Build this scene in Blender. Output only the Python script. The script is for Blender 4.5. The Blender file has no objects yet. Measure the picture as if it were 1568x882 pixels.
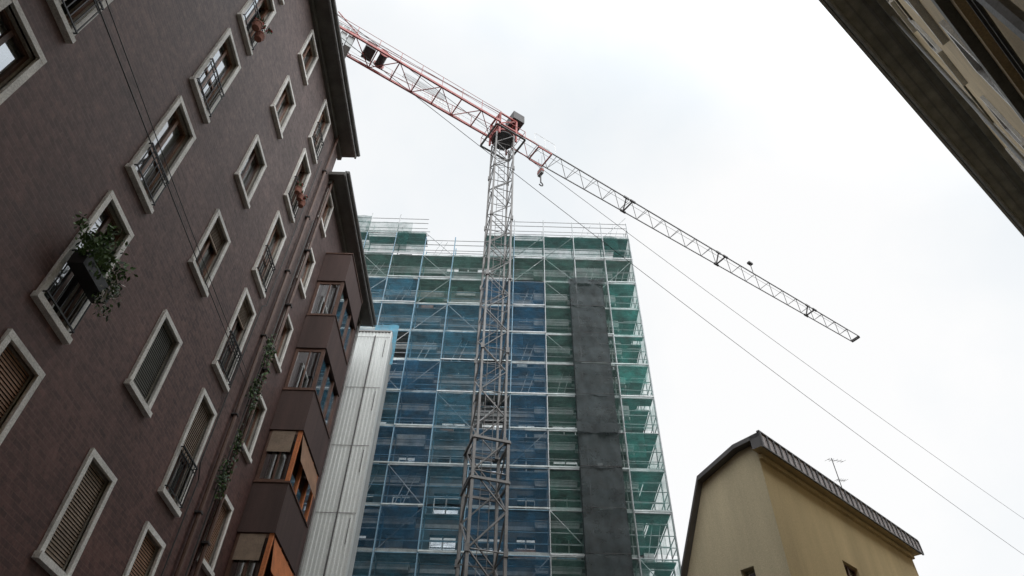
import bpy, math, random
from mathutils import Vector, Matrix
random.seed(7)
scene = bpy.context.scene
H = 1.6
# ------------------------------------------------------------------ materials
def new_mat(name):
    m = bpy.data.materials.new(name); m.use_nodes = True
    nt = m.node_tree
    return m, nt, nt.nodes, nt.links, nt.nodes['Principled BSDF']

def weathered(name, col, var=0.25, scale=1.2, rough=0.8, bump=0.15, fine=40, metallic=0.0, streak=False, col2=None, vs=None):
    m, nt, N, L, P = new_mat(name)
    tc = N.new('ShaderNodeTexCoord')
    mp = N.new('ShaderNodeMapping'); L.new(tc.outputs['Object'], mp.inputs['Vector'])
    if streak: mp.inputs['Scale'].default_value = (1.0, 1.0, 0.12)
    if vs: mp.inputs['Scale'].default_value = vs
    n1 = N.new('ShaderNodeTexNoise'); n1.inputs['Scale'].default_value = scale; n1.inputs['Detail'].default_value = 8; n1.inputs['Roughness'].default_value = 0.65
    L.new(mp.outputs[0], n1.inputs['Vector'])
    n2 = N.new('ShaderNodeTexNoise'); n2.inputs['Scale'].default_value = fine; n2.inputs['Detail'].default_value = 4
    L.new(tc.outputs['Object'], n2.inputs['Vector'])
    r = N.new('ShaderNodeValToRGB')
    c = Vector(col[:3]); d = Vector(col2) if col2 else c*(1-var*1.4)
    r.color_ramp.elements[0].position = 0.3; r.color_ramp.elements[0].color = (*d, 1)
    r.color_ramp.elements[1].position = 0.7; r.color_ramp.elements[1].color = (*(c*(1+var*0.5)), 1)
    L.new(n1.outputs['Fac'], r.inputs['Fac'])
    mx = N.new('ShaderNodeMixRGB'); mx.blend_type = 'MULTIPLY'; mx.inputs['Fac'].default_value = 0.5
    mr = N.new('ShaderNodeMapRange'); mr.inputs[1].default_value = 0.3; mr.inputs[2].default_value = 0.7; mr.inputs[3].default_value = 0.6; mr.inputs[4].default_value = 1.3
    L.new(n2.outputs['Fac'], mr.inputs[0])
    L.new(r.outputs[0], mx.inputs[1]); L.new(mr.outputs[0], mx.inputs[2])
    L.new(mx.outputs[0], P.inputs['Base Color'])
    P.inputs['Roughness'].default_value = rough; P.inputs['Metallic'].default_value = metallic
    if bump:
        b = N.new('ShaderNodeBump'); b.inputs['Strength'].default_value = bump; b.inputs['Distance'].default_value = 0.01
        L.new(n2.outputs['Fac'], b.inputs['Height']); L.new(b.outputs[0], P.inputs['Normal'])
    return m

def brick_mat(name, c1, c2, mortar):
    m, nt, N, L, P = new_mat(name)
    tc = N.new('ShaderNodeTexCoord'); sp = N.new('ShaderNodeSeparateXYZ'); cb = N.new('ShaderNodeCombineXYZ')
    L.new(tc.outputs['Object'], sp.inputs[0]); L.new(sp.outputs['Y'], cb.inputs['X']); L.new(sp.outputs['Z'], cb.inputs['Y'])
    bt = N.new('ShaderNodeTexBrick'); bt.inputs['Scale'].default_value = 1.0
    bt.inputs['Brick Width'].default_value = 0.25; bt.inputs['Row Height'].default_value = 0.085; bt.inputs['Mortar Size'].default_value = 0.010
    bt.inputs['Color1'].default_value = (*c1, 1); bt.inputs['Color2'].default_value = (*c2, 1); bt.inputs['Mortar'].default_value = (*mortar, 1)
    L.new(cb.outputs[0], bt.inputs['Vector'])
    n = N.new('ShaderNodeTexNoise'); n.inputs['Scale'].default_value = 0.45; n.inputs['Detail'].default_value = 9; n.inputs['Roughness'].default_value = 0.7
    L.new(tc.outputs['Object'], n.inputs['Vector'])
    mr = N.new('ShaderNodeMapRange'); mr.inputs[1].default_value = 0.3; mr.inputs[2].default_value = 0.7; mr.inputs[3].default_value = 0.68; mr.inputs[4].default_value = 1.28
    L.new(n.outputs['Fac'], mr.inputs[0])
    n3 = N.new('ShaderNodeTexNoise'); n3.inputs['Scale'].default_value = 7; n3.inputs['Detail'].default_value = 6; n3.inputs['Roughness'].default_value = .85
    L.new(tc.outputs['Object'], n3.inputs['Vector'])
    mr3 = N.new('ShaderNodeMapRange'); mr3.inputs[1].default_value = 0.32; mr3.inputs[2].default_value = 0.68; mr3.inputs[3].default_value = 0.5; mr3.inputs[4].default_value = 1.5
    L.new(n3.outputs['Fac'], mr3.inputs[0])
    mul = N.new('ShaderNodeMath'); mul.operation = 'MULTIPLY'; L.new(mr.outputs[0], mul.inputs[0]); L.new(mr3.outputs[0], mul.inputs[1])
    mx = N.new('ShaderNodeMixRGB'); mx.blend_type = 'MULTIPLY'; mx.inputs[0].default_value = 1
    L.new(bt.outputs['Color'], mx.inputs[1]); L.new(mul.outputs[0], mx.inputs[2])
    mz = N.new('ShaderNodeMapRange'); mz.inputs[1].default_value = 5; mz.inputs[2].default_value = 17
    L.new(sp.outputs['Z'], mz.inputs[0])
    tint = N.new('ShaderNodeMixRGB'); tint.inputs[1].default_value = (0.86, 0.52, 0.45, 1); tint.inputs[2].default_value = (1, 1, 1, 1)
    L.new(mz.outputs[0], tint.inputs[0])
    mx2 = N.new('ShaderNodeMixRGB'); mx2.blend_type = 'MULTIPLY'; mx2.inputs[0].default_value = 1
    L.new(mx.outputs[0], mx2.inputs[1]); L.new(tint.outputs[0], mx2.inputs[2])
    L.new(mx2.outputs[0], P.inputs['Base Color']); P.inputs['Roughness'].default_value = 0.65
    b = N.new('ShaderNodeBump'); b.inputs['Strength'].default_value = 0.35; b.inputs['Distance'].default_value = 0.008
    L.new(bt.outputs['Fac'], b.inputs['Height']); b.invert = True; L.new(b.outputs[0], P.inputs['Normal'])
    return m

def glass_mat(name):
    m, nt, N, L, P = new_mat(name)
    gl = N.new('ShaderNodeBsdfGlossy'); gl.inputs['Color'].default_value=(.9,.95,1,1); gl.inputs['Roughness'].default_value=0.02
    tr = N.new('ShaderNodeBsdfTransparent'); tr.inputs[0].default_value = (0.75, 0.8, 0.8, 1)
    fr = N.new('ShaderNodeFresnel'); fr.inputs[0].default_value = 1.6
    mr = N.new('ShaderNodeMapRange'); mr.inputs[3].default_value = 0.38; mr.inputs[4].default_value = 1.0
    L.new(fr.outputs[0], mr.inputs[0])
    mix = N.new('ShaderNodeMixShader'); L.new(mr.outputs[0], mix.inputs[0]); L.new(tr.outputs[0], mix.inputs[1]); L.new(gl.outputs[0], mix.inputs[2])
    L.new(mix.outputs[0], N['Material Output'].inputs['Surface'])
    return m

def net_mat(name, col, opac=0.6, var=0.25):
    m, nt, N, L, P = new_mat(name)
    tc = N.new('ShaderNodeTexCoord')
    n = N.new('ShaderNodeTexNoise'); n.inputs['Scale'].default_value = 1.3; n.inputs['Detail'].default_value = 9; n.inputs['Roughness'].default_value = 0.75
    L.new(tc.outputs['Object'], n.inputs['Vector'])
    mr = N.new('ShaderNodeMapRange'); mr.inputs[1].default_value = 0.3; mr.inputs[2].default_value = 0.7
    mr.inputs[3].default_value = opac-var; mr.inputs[4].default_value = min(0.98, opac+var)
    L.new(n.outputs['Fac'], mr.inputs[0])
    n2 = N.new('ShaderNodeTexNoise'); n2.inputs['Scale'].default_value = 1.6; n2.inputs['Detail'].default_value = 8; n2.inputs['Roughness'].default_value = .7
    L.new(tc.outputs['Object'], n2.inputs['Vector'])
    r = N.new('ShaderNodeValToRGB'); c = Vector(col); g = (c.x+c.y+c.z)/3
    dirty = c*0.45+Vector((g,g,g))*0.35
    r.color_ramp.elements[0].position = .35; r.color_ramp.elements[0].color = (*dirty, 1)
    r.color_ramp.elements[1].position = .65; r.color_ramp.elements[1].color = (*(c*1.25), 1)
    L.new(n2.outputs['Fac'], r.inputs[0])
    d = N.new('ShaderNodeBsdfDiffuse'); t = N.new('ShaderNodeBsdfTranslucent')
    L.new(r.outputs[0], d.inputs[0]); L.new(r.outputs[0], t.inputs[0])
    a = N.new('ShaderNodeMixShader'); a.inputs[0].default_value = 0.35; L.new(d.outputs[0], a.inputs[1]); L.new(t.outputs[0], a.inputs[2])
    tr = N.new('ShaderNodeBsdfTransparent')
    mix = N.new('ShaderNodeMixShader'); L.new(mr.outputs[0], mix.inputs[0]); L.new(tr.outputs[0], mix.inputs[1]); L.new(a.outputs[0], mix.inputs[2])
    L.new(mix.outputs[0], N['Material Output'].inputs['Surface'])
    return m

M = {}
M['brick'] = brick_mat('plum_clinker', (0.150, 0.102, 0.094), (0.092, 0.062, 0.060), (0.145, 0.11, 0.10))
M['brick2'] = brick_mat('brown_clinker', (0.118, 0.070, 0.064), (0.085, 0.050, 0.048), (0.105, 0.078, 0.07))
M['bay'] = weathered('dark_brown_render', (0.085, 0.049, 0.043), 0.3, 1.5, 0.7, streak=True)
M['stone'] = weathered('travertine_trim', (0.82, 0.805, 0.77), 0.2, 2.5, 0.8)
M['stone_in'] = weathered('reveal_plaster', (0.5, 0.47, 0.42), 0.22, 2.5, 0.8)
M['wood'] = weathered('varnished_wood', (0.24, 0.125, 0.08), 0.3, 4, 0.45)
M['wooddark'] = weathered('dark_wood', (0.13, 0.065, 0.045), 0.3, 4, 0.5)
M['roller_brown'] = weathered('brown_roller_slat', (0.27, 0.20, 0.145), 0.25, 3, 0.6)
M['roller_orange'] = weathered('tan_roller_slat', (0.34, 0.19, 0.115), 0.25, 3, 0.6)
M['roller_gray'] = weathered('grey_roller_slat', (0.12, 0.12, 0.105), 0.25, 3, 0.6)
M['orange'] = weathered('orange_awning', (0.6, 0.2, 0.07), 0.2, 3, 0.7)
M['white'] = weathered('white_paint', (0.78, 0.78, 0.76), 0.1, 3, 0.5)
M['curtain'] = weathered('curtain_fabric', (0.76, 0.77, 0.76), 0.15, 9, 0.9)
M['dark'] = weathered('dark_interior', (0.035, 0.032, 0.03), 0.2, 2, 0.9)
M['iron'] = weathered('black_iron', (0.03, 0.03, 0.032), 0.2, 6, 0.5, metallic=0.3)
M['glass'] = glass_mat('window_glass')
M['soffit'] = weathered('eave_soffit', (0.16, 0.155, 0.145), 0.25, 1.5, 0.85)
M['gutter'] = weathered('zinc_gutter', (0.24, 0.24, 0.235), 0.2, 3, 0.5, metallic=0.2)
M['roof'] = weathered('roof_tiles', (0.2, 0.12, 0.09), 0.3, 3, 0.85)
M['corr'] = weathered('pale_corrugated_sheet', (0.62, 0.645, 0.635), 0.12, 0.7, 0.55, streak=True)
M['concrete'] = weathered('grey_concrete', (0.44, 0.46, 0.46), 0.3, 1.2, 0.85, streak=True)
M['concrete_d'] = weathered('dark_render', (0.14, 0.15, 0.155), 0.3, 1.0, 0.85, streak=True)
M['galv'] = weathered('galvanised_tube', (0.44, 0.46, 0.47), 0.25, 3, 0.4, metallic=0.2)
M['galvblue'] = weathered('blue_tube', (0.19, 0.34, 0.45), 0.25, 3, 0.5)
M['plank'] = weathered('scaffold_planks', (0.24, 0.27, 0.27), 0.35, 3, 0.7)
M['toe'] = weathered('toe_board', (0.56, 0.62, 0.62), 0.3, 1.5, 0.7)
M['blue'] = net_mat('blue_net', (0.055, 0.19, 0.275), 0.38, 0.27)
M['blue_deep'] = net_mat('deep_blue_net', (0.035, 0.125, 0.22), 0.46, 0.25)
M['green'] = net_mat('green_net', (0.075, 0.175, 0.15), 0.38, 0.27)
M['teal'] = net_mat('teal_net', (0.07, 0.31, 0.27), 0.32, 0.22)
M['greendark'] = net_mat('dark_green_net', (0.04, 0.12, 0.11), 0.58, 0.22)
M['bluebright'] = net_mat('bright_blue_tarp', (0.14, 0.42, 0.58), 0.8, 0.12)
M['darknet'] = net_mat('charcoal_net', (0.085, 0.10, 0.105), 0.82, 0.14)
M['red'] = weathered('red_crane_paint', (0.34, 0.075, 0.065), 0.25, 3, 0.5)
M['cranegrey'] = weathered('grey_crane_paint', (0.175, 0.17, 0.168), 0.3, 2, 0.55)
M['jibgrey'] = weathered('jib_paint', (0.2, 0.195, 0.195), 0.3, 2, 0.55)
M['craned'] = weathered('dark_steel', (0.06, 0.055, 0.055), 0.3, 3, 0.6)
M['yellow'] = weathered('ochre_plaster', (0.56, 0.435, 0.235), 0.16, 0.8, 0.9, streak=True)
M['cream'] = weathered('cream_plaster', (0.56, 0.48, 0.32), 0.16, 0.8, 0.9, streak=True)
M['beige'] = weathered('aged_beige_plaster', (0.60, 0.47, 0.28), 0.22, 1.0, 0.9)
M['greygreen'] = weathered('grey_green_band', (0.24, 0.235, 0.205), 0.3, 1.5, 0.8)
M['metalroof'] = weathered('seamed_metal', (0.42, 0.38, 0.39), 0.15, 2, 0.5, metallic=0.0)
M['metaldark'] = weathered('verge_metal', (0.085, 0.08, 0.08), 0.2, 2, 0.5)
M['leaf'] = weathered('leaves', (0.10, 0.19, 0.05), 0.5, 12, 0.6, bump=0)
M['leaf2'] = weathered('dark_leaves', (0.04, 0.075, 0.03), 0.4, 12, 0.6, bump=0)
M['flower_w'] = weathered('white_petals', (0.7, 0.68, 0.66), 0.1, 9, 0.7, bump=0)
M['flower_r'] = weathered('red_petals', (0.5, 0.05, 0.05), 0.1, 9, 0.7, bump=0)
M['terracotta'] = weathered('terracotta', (0.32, 0.13, 0.09), 0.2, 9, 0.8)
M['cable'] = weathered('cable_rubber', (0.05, 0.05, 0.05), 0.2, 5, 0.6)
M['asphalt'] = weathered('asphalt', (0.05, 0.05, 0.05), 0.2, 3, 0.9)
M['paving'] = weathered('stone_paving', (0.22, 0.21, 0.2), 0.2, 3, 0.85)

# ------------------------------------------------------------------ builder
class MB:
    def __init__(s, O=(0,0,0), U=(1,0,0), N=(0,1,0)):
        s.v=[]; s.f=[]; s.m=[]; s.frame(O,U,N)
    def frame(s,O,U,N):
        s.O=Vector(O); s.U=Vector(U).normalized(); s.N=Vector(N).normalized()
    def T(s,u,n,z): return s.O+s.U*u+s.N*n+Vector((0,0,z))
    def poly(s,pts,mat,world=False):
        b=len(s.v)
        for p in pts: s.v.append(Vector(p) if world else s.T(*p))
        s.f.append(tuple(range(b,b+len(pts)))); s.m.append(mat)
    def box(s,u0,u1,n0,n1,z0,z1,mat):
        b=len(s.v)
        for z in (z0,z1):
            for (u,n) in ((u0,n0),(u1,n0),(u1,n1),(u0,n1)): s.v.append(s.T(u,n,z))
        for q in ((0,3,2,1),(4,5,6,7),(0,1,5,4),(1,2,6,5),(2,3,7,6),(3,0,4,7)):
            s.f.append(tuple(b+i for i in q)); s.m.append(mat)
    def tube(s,p,q,r,mat,k=5,world=False):
        p=Vector(p) if world else s.T(*p); q=Vector(q) if world else s.T(*q)
        d=(q-p)
        if d.length<1e-5: return
        d.normalize(); a=d.orthogonal().normalized(); c=d.cross(a)
        b=len(s.v)
        for e in (p,q):
            for i in range(k):
                t=2*math.pi*i/k; s.v.append(e+(a*math.cos(t)+c*math.sin(t))*r)
        for i in range(k):
            j=(i+1)%k; s.f.append((b+i,b+j,b+k+j,b+k+i)); s.m.append(mat)
        s.f.append(tuple(b+i for i in range(k))[::-1]); s.m.append(mat)
        s.f.append(tuple(b+k+i for i in range(k))); s.m.append(mat)
    def beam(s,p,q,w,h,mat,up=(0,0,1)):
        p=Vector(p); q=Vector(q); d=(q-p).normalized(); sd=d.cross(Vector(up))
        if sd.length<1e-4: sd=Vector((1,0,0))
        sd.normalize(); u=sd.cross(d)
        b=len(s.v)
        for e in (p,q):
            for (x,y) in ((-1,-1),(1,-1),(1,1),(-1,1)): s.v.append(e+sd*(x*w/2)+u*(y*h/2))
        for f in ((0,1,5,4),(1,2,6,5),(2,3,7,6),(3,0,4,7),(3,2,1,0),(4,5,6,7)):
            s.f.append(tuple(b+i for i in f)); s.m.append(mat)
    def emit(s,name,parent=None,smooth=False):
        me=bpy.data.meshes.new(name); me.from_pydata([tuple(v) for v in s.v],[],s.f)
        used=[]
        for k in s.m:
            if k not in used: used.append(k)
        for k in used: me.materials.append(M[k])
        me.polygons.foreach_set('material_index',[used.index(k) for k in s.m]); me.update()
        if smooth: me.polygons.foreach_set('use_smooth',[True]*len(s.f))
        ob=bpy.data.objects.new(name,me); scene.collection.objects.link(ob)
        if parent: ob.parent=parent
        return ob
def empty(name):
    e=bpy.data.objects.new(name,None); scene.collection.objects.link(e); return e

def facade(mb,u0,u1,z0,z1,ops,mat,reveal=0.28,revmat=None):
    us=sorted(set([u0,u1]+[o[0] for o in ops]+[o[1] for o in ops]))
    zs=sorted(set([z0,z1]+[o[2] for o in ops]+[o[3] for o in ops]))
    us=[u for u in us if u0<=u<=u1]; zs=[z for z in zs if z0<=z<=z1]
    for i in range(len(us)-1):
        for j in range(len(zs)-1):
            cu=(us[i]+us[i+1])/2; cz=(zs[j]+zs[j+1])/2
            if any(o[0]<cu<o[1] and o[2]<cz<o[3] for o in ops): continue
            mb.poly([(us[i],0,zs[j]),(us[i+1],0,zs[j]),(us[i+1],0,zs[j+1]),(us[i],0,zs[j+1])],mat)
    rm=revmat or mat
    for (a,b,c,d) in [o[:4] for o in ops]:
        r=-reveal
        mb.poly([(a,0,c),(a,r,c),(a,r,d),(a,0,d)],rm); mb.poly([(b,0,c),(b,r,c),(b,r,d),(b,0,d)],rm)
        mb.poly([(a,0,c),(b,0,c),(b,r,c),(a,r,c)],rm); mb.poly([(a,0,d),(b,0,d),(b,r,d),(a,r,d)],rm)

def foliage(mb,c,rad,n,size,mats):
    c=Vector(c)
    cl=[Vector((random.gauss(0,.5)*rad[0],random.gauss(0,.5)*rad[1],random.gauss(0,.5)*rad[2])) for _ in range(max(3,n//25))]
    for _ in range(n):
        o=random.choice(cl)+Vector((random.gauss(0,.28)*rad[0],random.gauss(0,.28)*rad[1],random.gauss(0,.28)*rad[2]))
        a=Vector((random.uniform(-1,1),random.uniform(-1,1),random.uniform(-1,1))).normalized(); b=a.orthogonal().normalized()
        s=size*random.uniform(.5,1.3); p=c+o
        mb.poly([p-a*s,p+b*s*.45,p+a*s,p-b*s*.45],random.choice(mats),world=True)

def window(mb,u0,u1,z0,z1,style,rail=False,fw=0.10,trim='stone',wood='wood',down=0.0,P=0.055,curt=.85):
    mb.box(u0,u0+fw,-.03,P,z0+fw,z1-fw,trim); mb.box(u1-fw,u1,-.03,P,z0+fw,z1-fw,trim)
    mb.box(u0,u1,-.03,P+.004,z1-fw,z1,trim); mb.box(u0-.03,u1+.03,-.03,P+.05,z0,z0+fw,trim)
    a,b,c,d=u0+fw,u1-fw,z0+fw,z1-fw
    g=-.13
    t=.05
    mb.box(a,a+t,g-.03,g+.04,c,d,wood); mb.box(b-t,b,g-.03,g+.04,c,d,wood)
    mb.box(a+t,b-t,g-.03,g+.04,c,c+t,wood); mb.box(a+t,b-t,g-.03,g+.04,d-t,d,wood)
    mb.poly([(a,-.75,c),(b,-.75,c),(b,-.75,d),(a,-.75,d)],'dark')
    for uu in (a,b): mb.poly([(uu,-.28,c),(uu,-.75,c),(uu,-.75,d),(uu,-.28,d)],'dark')
    mb.poly([(a,-.28,d),(b,-.28,d),(b,-.75,d),(a,-.75,d)],'white')
    if style=='glass' or style=='open':
        mid=(a+b)/2
        if style=='glass':
            mb.box(mid-.035,mid+.035,g-.03,g+.03,c+t,d-t,wood)
            for (e0,e1) in ((a+t,mid-.035),(mid+.035,b-t)):
                tl=random.uniform(-.012,.012)
                mb.poly([(e0,g-tl,c+t),(e1,g+tl,c+t),(e1,g+tl,d-t),(e0,g-tl,d-t)],'glass')
            for (e0,e1) in ((a,mid),(mid,b)):
                if random.random()<curt:
                    cw=(e1-e0)*random.uniform(.55,1.0)
                    for k in range(8):
                        u_=e0+cw*k/8; mb.poly([(u_,-.19-.03*(k%2),c),(u_+cw/8,-.19-.03*((k+1)%2),c),(u_+cw/8,-.19-.03*((k+1)%2),d),(u_,-.19-.03*(k%2),d)],'curtain')
            if z1-z0>2: mb.box(a+t,b-t,g-.03,g+.034,c+(d-c)*.42,c+(d-c)*.42+.07,wood)
        else:
            mb.box(mid-.035,mid+.035,g-.03,g+.03,c+t,d-t,wood)
            mb.poly([(a+t,g,c+t),(mid,g,c+t),(mid,g,d-t),(a+t,g,d-t)],'glass')
            mb.box(b-.10,b-.055,g-.5,g-.03,c+t,c+2*t,wood); mb.box(b-.10,b-.055,g-.5,g-.03,d-2*t,d-t,wood); mb.box(b-.10,b-.055,g-.5,g-.44,c+t,d-t,wood)
            for k in range(8):
                u_=a+.07*k; mb.poly([(u_,-.2-.03*(k%2),c),(u_+.07,-.2-.03*((k+1)%2),c),(u_+.07,-.2-.03*((k+1)%2),d),(u_,-.2-.03*(k%2),d)],'curtain')
    if style.startswith('roller') or down>0:
        mt=style if style.startswith('roller') else 'roller_brown'
        bt=c if style.startswith('roller') and down==0 else d-(d-c)*down
        z=d-.005
        while z>bt+.02:
            zb=max(bt,z-.052)
            mb.poly([(a+.01,-.07,z),(b-.01,-.07,z),(b-.01,-.055,zb+.006),(a+.01,-.055,zb+.006)],mt)
            mb.poly([(a+.01,-.055,zb+.006),(b-.01,-.055,zb+.006),(b-.01,-.075,zb),(a+.01,-.075,zb)],'dark')
            z=zb
        mb.box(a+.01,b-.01,-.085,-.045,bt,bt+.05,mt)
    if rail:
        rt=c+ (0.95 if rail is True else rail)
        n=P+.06
        mb.box(a-.06,b+.06,n-.012,n+.012,rt-.03,rt,'iron'); mb.box(a-.06,b+.06,n-.01,n+.01,c+.06,c+.085,'iron')
        mb.box(a-.06,b+.06,n-.01,n+.01,rt-.16,rt-.14,'iron')
        k=int((b-a)/.105)
        for i in range(k+1):
            uu=a-.03+(b-a+.06)*i/k; mb.box(uu-.008,uu+.008,n-.008,n+.008,c+.06,rt-.02,'iron')
        for uu in (a-.06,b+.04):
            mb.box(uu,uu+.02,0,n,rt-.03,rt-.01,'iron'); mb.box(uu,uu+.02,0,n,c+.06,c+.08,'iron')

D=6.6
up=Vector((0,0,1))
# ================================================================== LEFT BUILDING 1
bld1=empty('brick_apartment_building')
O=(-D,0,0);U=(0,1,0);NN=(1,0,0)
w=MB(O,U,NN); wn=MB(O,U,NN)
tops=[.41,.885,1.345,1.812,2.275,2.75,3.21]
cols={-1:-.30,0:.545,1:1.032,2:1.445,3:1.815}
ops=[];wins=[]
for ci,yl in cols.items():
    for ti,t in enumerate(tops):
        h=.27 if ci==2 else .372
        if ci==1: t=t+.012
        z1=t*D+H; z0=z1-h*D
        u0=yl*D; u1=u0+.146*D
        st='glass'; rail=False; down=0
        if ci==1:
            st={1:'roller_orange',2:'open',3:'glass',4:'glass',5:'open',6:'glass'}.get(ti,'glass'); rail=(ti!=1)
            if ti==3: rail=.75
        if ci==2:
            st={0:'roller_brown',1:'roller_brown',2:'roller_gray',3:'glass',4:'glass',5:'glass',6:'glass'}[ti]
            if ti==3: down=.3
        if ci==3:
            st={0:'roller_brown',1:'roller_orange',2:'glass',3:'glass',4:'glass',5:'open',6:'glass'}[ti]; rail=(ti>1)
            if ti==2: down=.55
            if ti==3: down=.25
        if ci<=0:
            st='glass' if ti%2==0 else 'open'; rail=(ti>2)
        ops.append((u0+.10,u1-.10,z0+.10,z1-.10)); wins.append((u0,u1,z0,z1,st,rail,down))
Y0,Y1=-9.0,14.45
ZT=3.285*D+H
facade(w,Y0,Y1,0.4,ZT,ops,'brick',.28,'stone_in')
w.box(Y0,Y1,-.02,.03,0,.4,'stone')
w.box(Y0,Y1,-13,-.78,0,ZT,'dark')
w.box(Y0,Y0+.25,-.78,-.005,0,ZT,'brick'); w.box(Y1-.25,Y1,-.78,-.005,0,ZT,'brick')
w.emit('walls',bld1)
for (u0,u1,z0,z1,st,rail,down) in wins: window(wn,u0,u1,z0,z1,st,rail,down=down,wood=random.choice(['wood','wood','wooddark']))
wn.emit('windows',bld1)
r=MB(O,U,NN)
r.box(Y0,Y1+.22,-.3,.56,ZT,ZT+.16,'soffit'); 
r.box(Y0,Y1+.24,.56,.62,ZT-.06,ZT+.24,'gutter')
r.tube((Y0,.67,ZT+.16),(Y1+.24,.67,ZT+.16),.075,'gutter',8)
r.box(Y0,Y1+.2,-.05,.1,ZT-.22,ZT-.003,'soffit')
r.poly([(Y0,.6,ZT+.24),(Y1+.2,.6,ZT+.24),(Y1+.2,-6,ZT+2.4),(Y0,-6,ZT+2.4)],'roof')
r.poly([(Y1+.2,.56,ZT+.16),(Y1+.2,-6,ZT+2.4),(Y1+.2,-13,ZT+.1),(Y1+.2,-.3,ZT+.1)],'soffit')
r.poly([(Y0,-6,ZT+2.4),(Y1+.2,-6,ZT+2.4),(Y1+.2,-13,ZT+.1),(Y0,-13,ZT+.1)],'roof')
r.emit('roof_eaves',bld1)
p=MB(O,U,NN)
p.tube((13.75,.09,0),(13.75,.09,ZT),.05,'wooddark',8)
for k in range(9): p.box(13.68,13.82,0,.15,1+k*2.5,1.04+k*2.5,'craned')
zz=[(13.2,.05,3),(13.25,.05,9),(13.05,.05,9.3),(13.1,.05,14),(13.3,.05,14.2),(13.3,.05,21)]
for a,b in zip(zz[:-1],zz[1:]): p.tube(a,b,.015,'cable')
p.emit('downpipe_and_cables',bld1)

def planter(u,z,wd,flowers,n=240,box='iron'):
    e=empty('window_planter'); m=MB(O,U,NN)
    m.box(u,u+wd,.16,.40,z,z+.03,box)
    m.box(u,u+.02,.16,.40,z+.03,z+.22,box); m.box(u+wd-.02,u+wd,.16,.40,z+.03,z+.22,box)
    m.box(u+.02,u+wd-.02,.16,.18,z+.03,z+.22,box); m.box(u+.02,u+wd-.02,.38,.40,z+.03,z+.22,box)
    m.box(u+.02,u+wd-.02,.18,.38,z+.12,z+.19,'dark')
    m.emit('box',e)
    f=MB()
    foliage(f,w.T(u+wd*.4,.28,z+.5),(.25,wd*.5,.26),n,.05,['leaf','leaf','leaf2'])
    foliage(f,w.T(u+wd*.15,.36,z+.3),(.2,wd*.3,.22),n//2,.05,['leaf','leaf'])
    foliage(f,w.T(u+wd*.85,.42,z+.15),(.12,wd*.3,.26),n//2,.04,['leaf','leaf2',flowers])
    f.emit('plants',e)
planter(1.03*D,(.997*D+H)+.62,.85,'flower_w',620)
def pot(u,n,z,s,fl):
    e=empty('flower_pot'); m=MB(O,U,NN); k=12
    for (r0,r1,za,zb) in ((.09,.12,0,.17),(.135,.135,.17,.21)):
        for i in range(k):
            a=2*math.pi*i/k;b=2*math.pi*(i+1)/k
            m.poly([(u+s*r0*math.cos(a),n+s*r0*math.sin(a),z+s*za),(u+s*r0*math.cos(b),n+s*r0*math.sin(b),z+s*za),(u+s*r1*math.cos(b),n+s*r1*math.sin(b),z+s*zb),(u+s*r1*math.cos(a),n+s*r1*math.sin(a),z+s*zb)],'terracotta')
    m.poly([(u+s*.09*math.cos(2*math.pi*i/k),n+s*.09*math.sin(2*math.pi*i/k),z) for i in range(k)],'terracotta')
    m.emit('pot',e); f=MB(); foliage(f,m.T(u,n,z+.36*s),(.12*s,.12*s,.12*s),120,.045,['leaf','leaf2',fl]); f.emit('plant',e)
zb=2.762*D+H-.372*D
pot(1.032*D+.45,.22,zb+.35,1.0,'flower_r'); pot(1.032*D+.72,.22,zb+.33,1.0,'flower_r')
zb3=2.75*D+H-.372*D
for k in range(3): pot(1.815*D+.25+.25*k,.22,zb3+.5,.9,'flower_r')
e=empty('trailing_plant'); f=MB(); foliage(f,w.T(.60*D,.3,.98*D+H-.1),(.2,.4,.3),320,.05,['leaf2','leaf'])
for k in range(22):
    a=w.T(.62*D+random.uniform(-.3,.3),.3,.98*D+H); b=a+Vector((random.uniform(0,.5),random.uniform(-.3,.5),random.uniform(-1.2,-.2)))
    f.tube(a,b,.006,'leaf2',4,world=True)
    foliage(f,b,(.08,.08,.14),10,.035,['leaf2','leaf'])
f.emit('stems',e)

# ================================================================== LEFT BUILDING 2
bld2=empty('balcony_apartment_building')
w2=MB(O,U,NN); n2=MB(O,U,NN)
Z2=3.03*D+H; A0,A1=14.5,22.0
ops=[];wins=[]
for k,t in enumerate([.31,.755,1.2,1.64,2.08,2.53,2.98]):
    u0=2.215*D;u1=u0+.130*D; z1=t*D+H; z0=z1-.252*D
    ops.append((u0+.1,u1-.1,z0+.1,z1-.1)); wins.append((u0,u1,z0,z1,'roller_orange' if k==2 else 'glass'))
facade(w2,A0,A1,0,Z2,ops,'brick2',.28,'stone_in')
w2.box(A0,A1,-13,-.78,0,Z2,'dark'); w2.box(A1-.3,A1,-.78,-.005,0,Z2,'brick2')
w2.emit('walls',bld2)
for x in wins: window(n2,*x,fw=.1,wood='wood')
n2.emit('windows',bld2)
bb=MB(O,U,NN)
b0,b1,bd=2.455*D,2.83*D,.94
pt=[3.15,2.72,2.27,1.82,1.37,.92,.47,.02]
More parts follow.
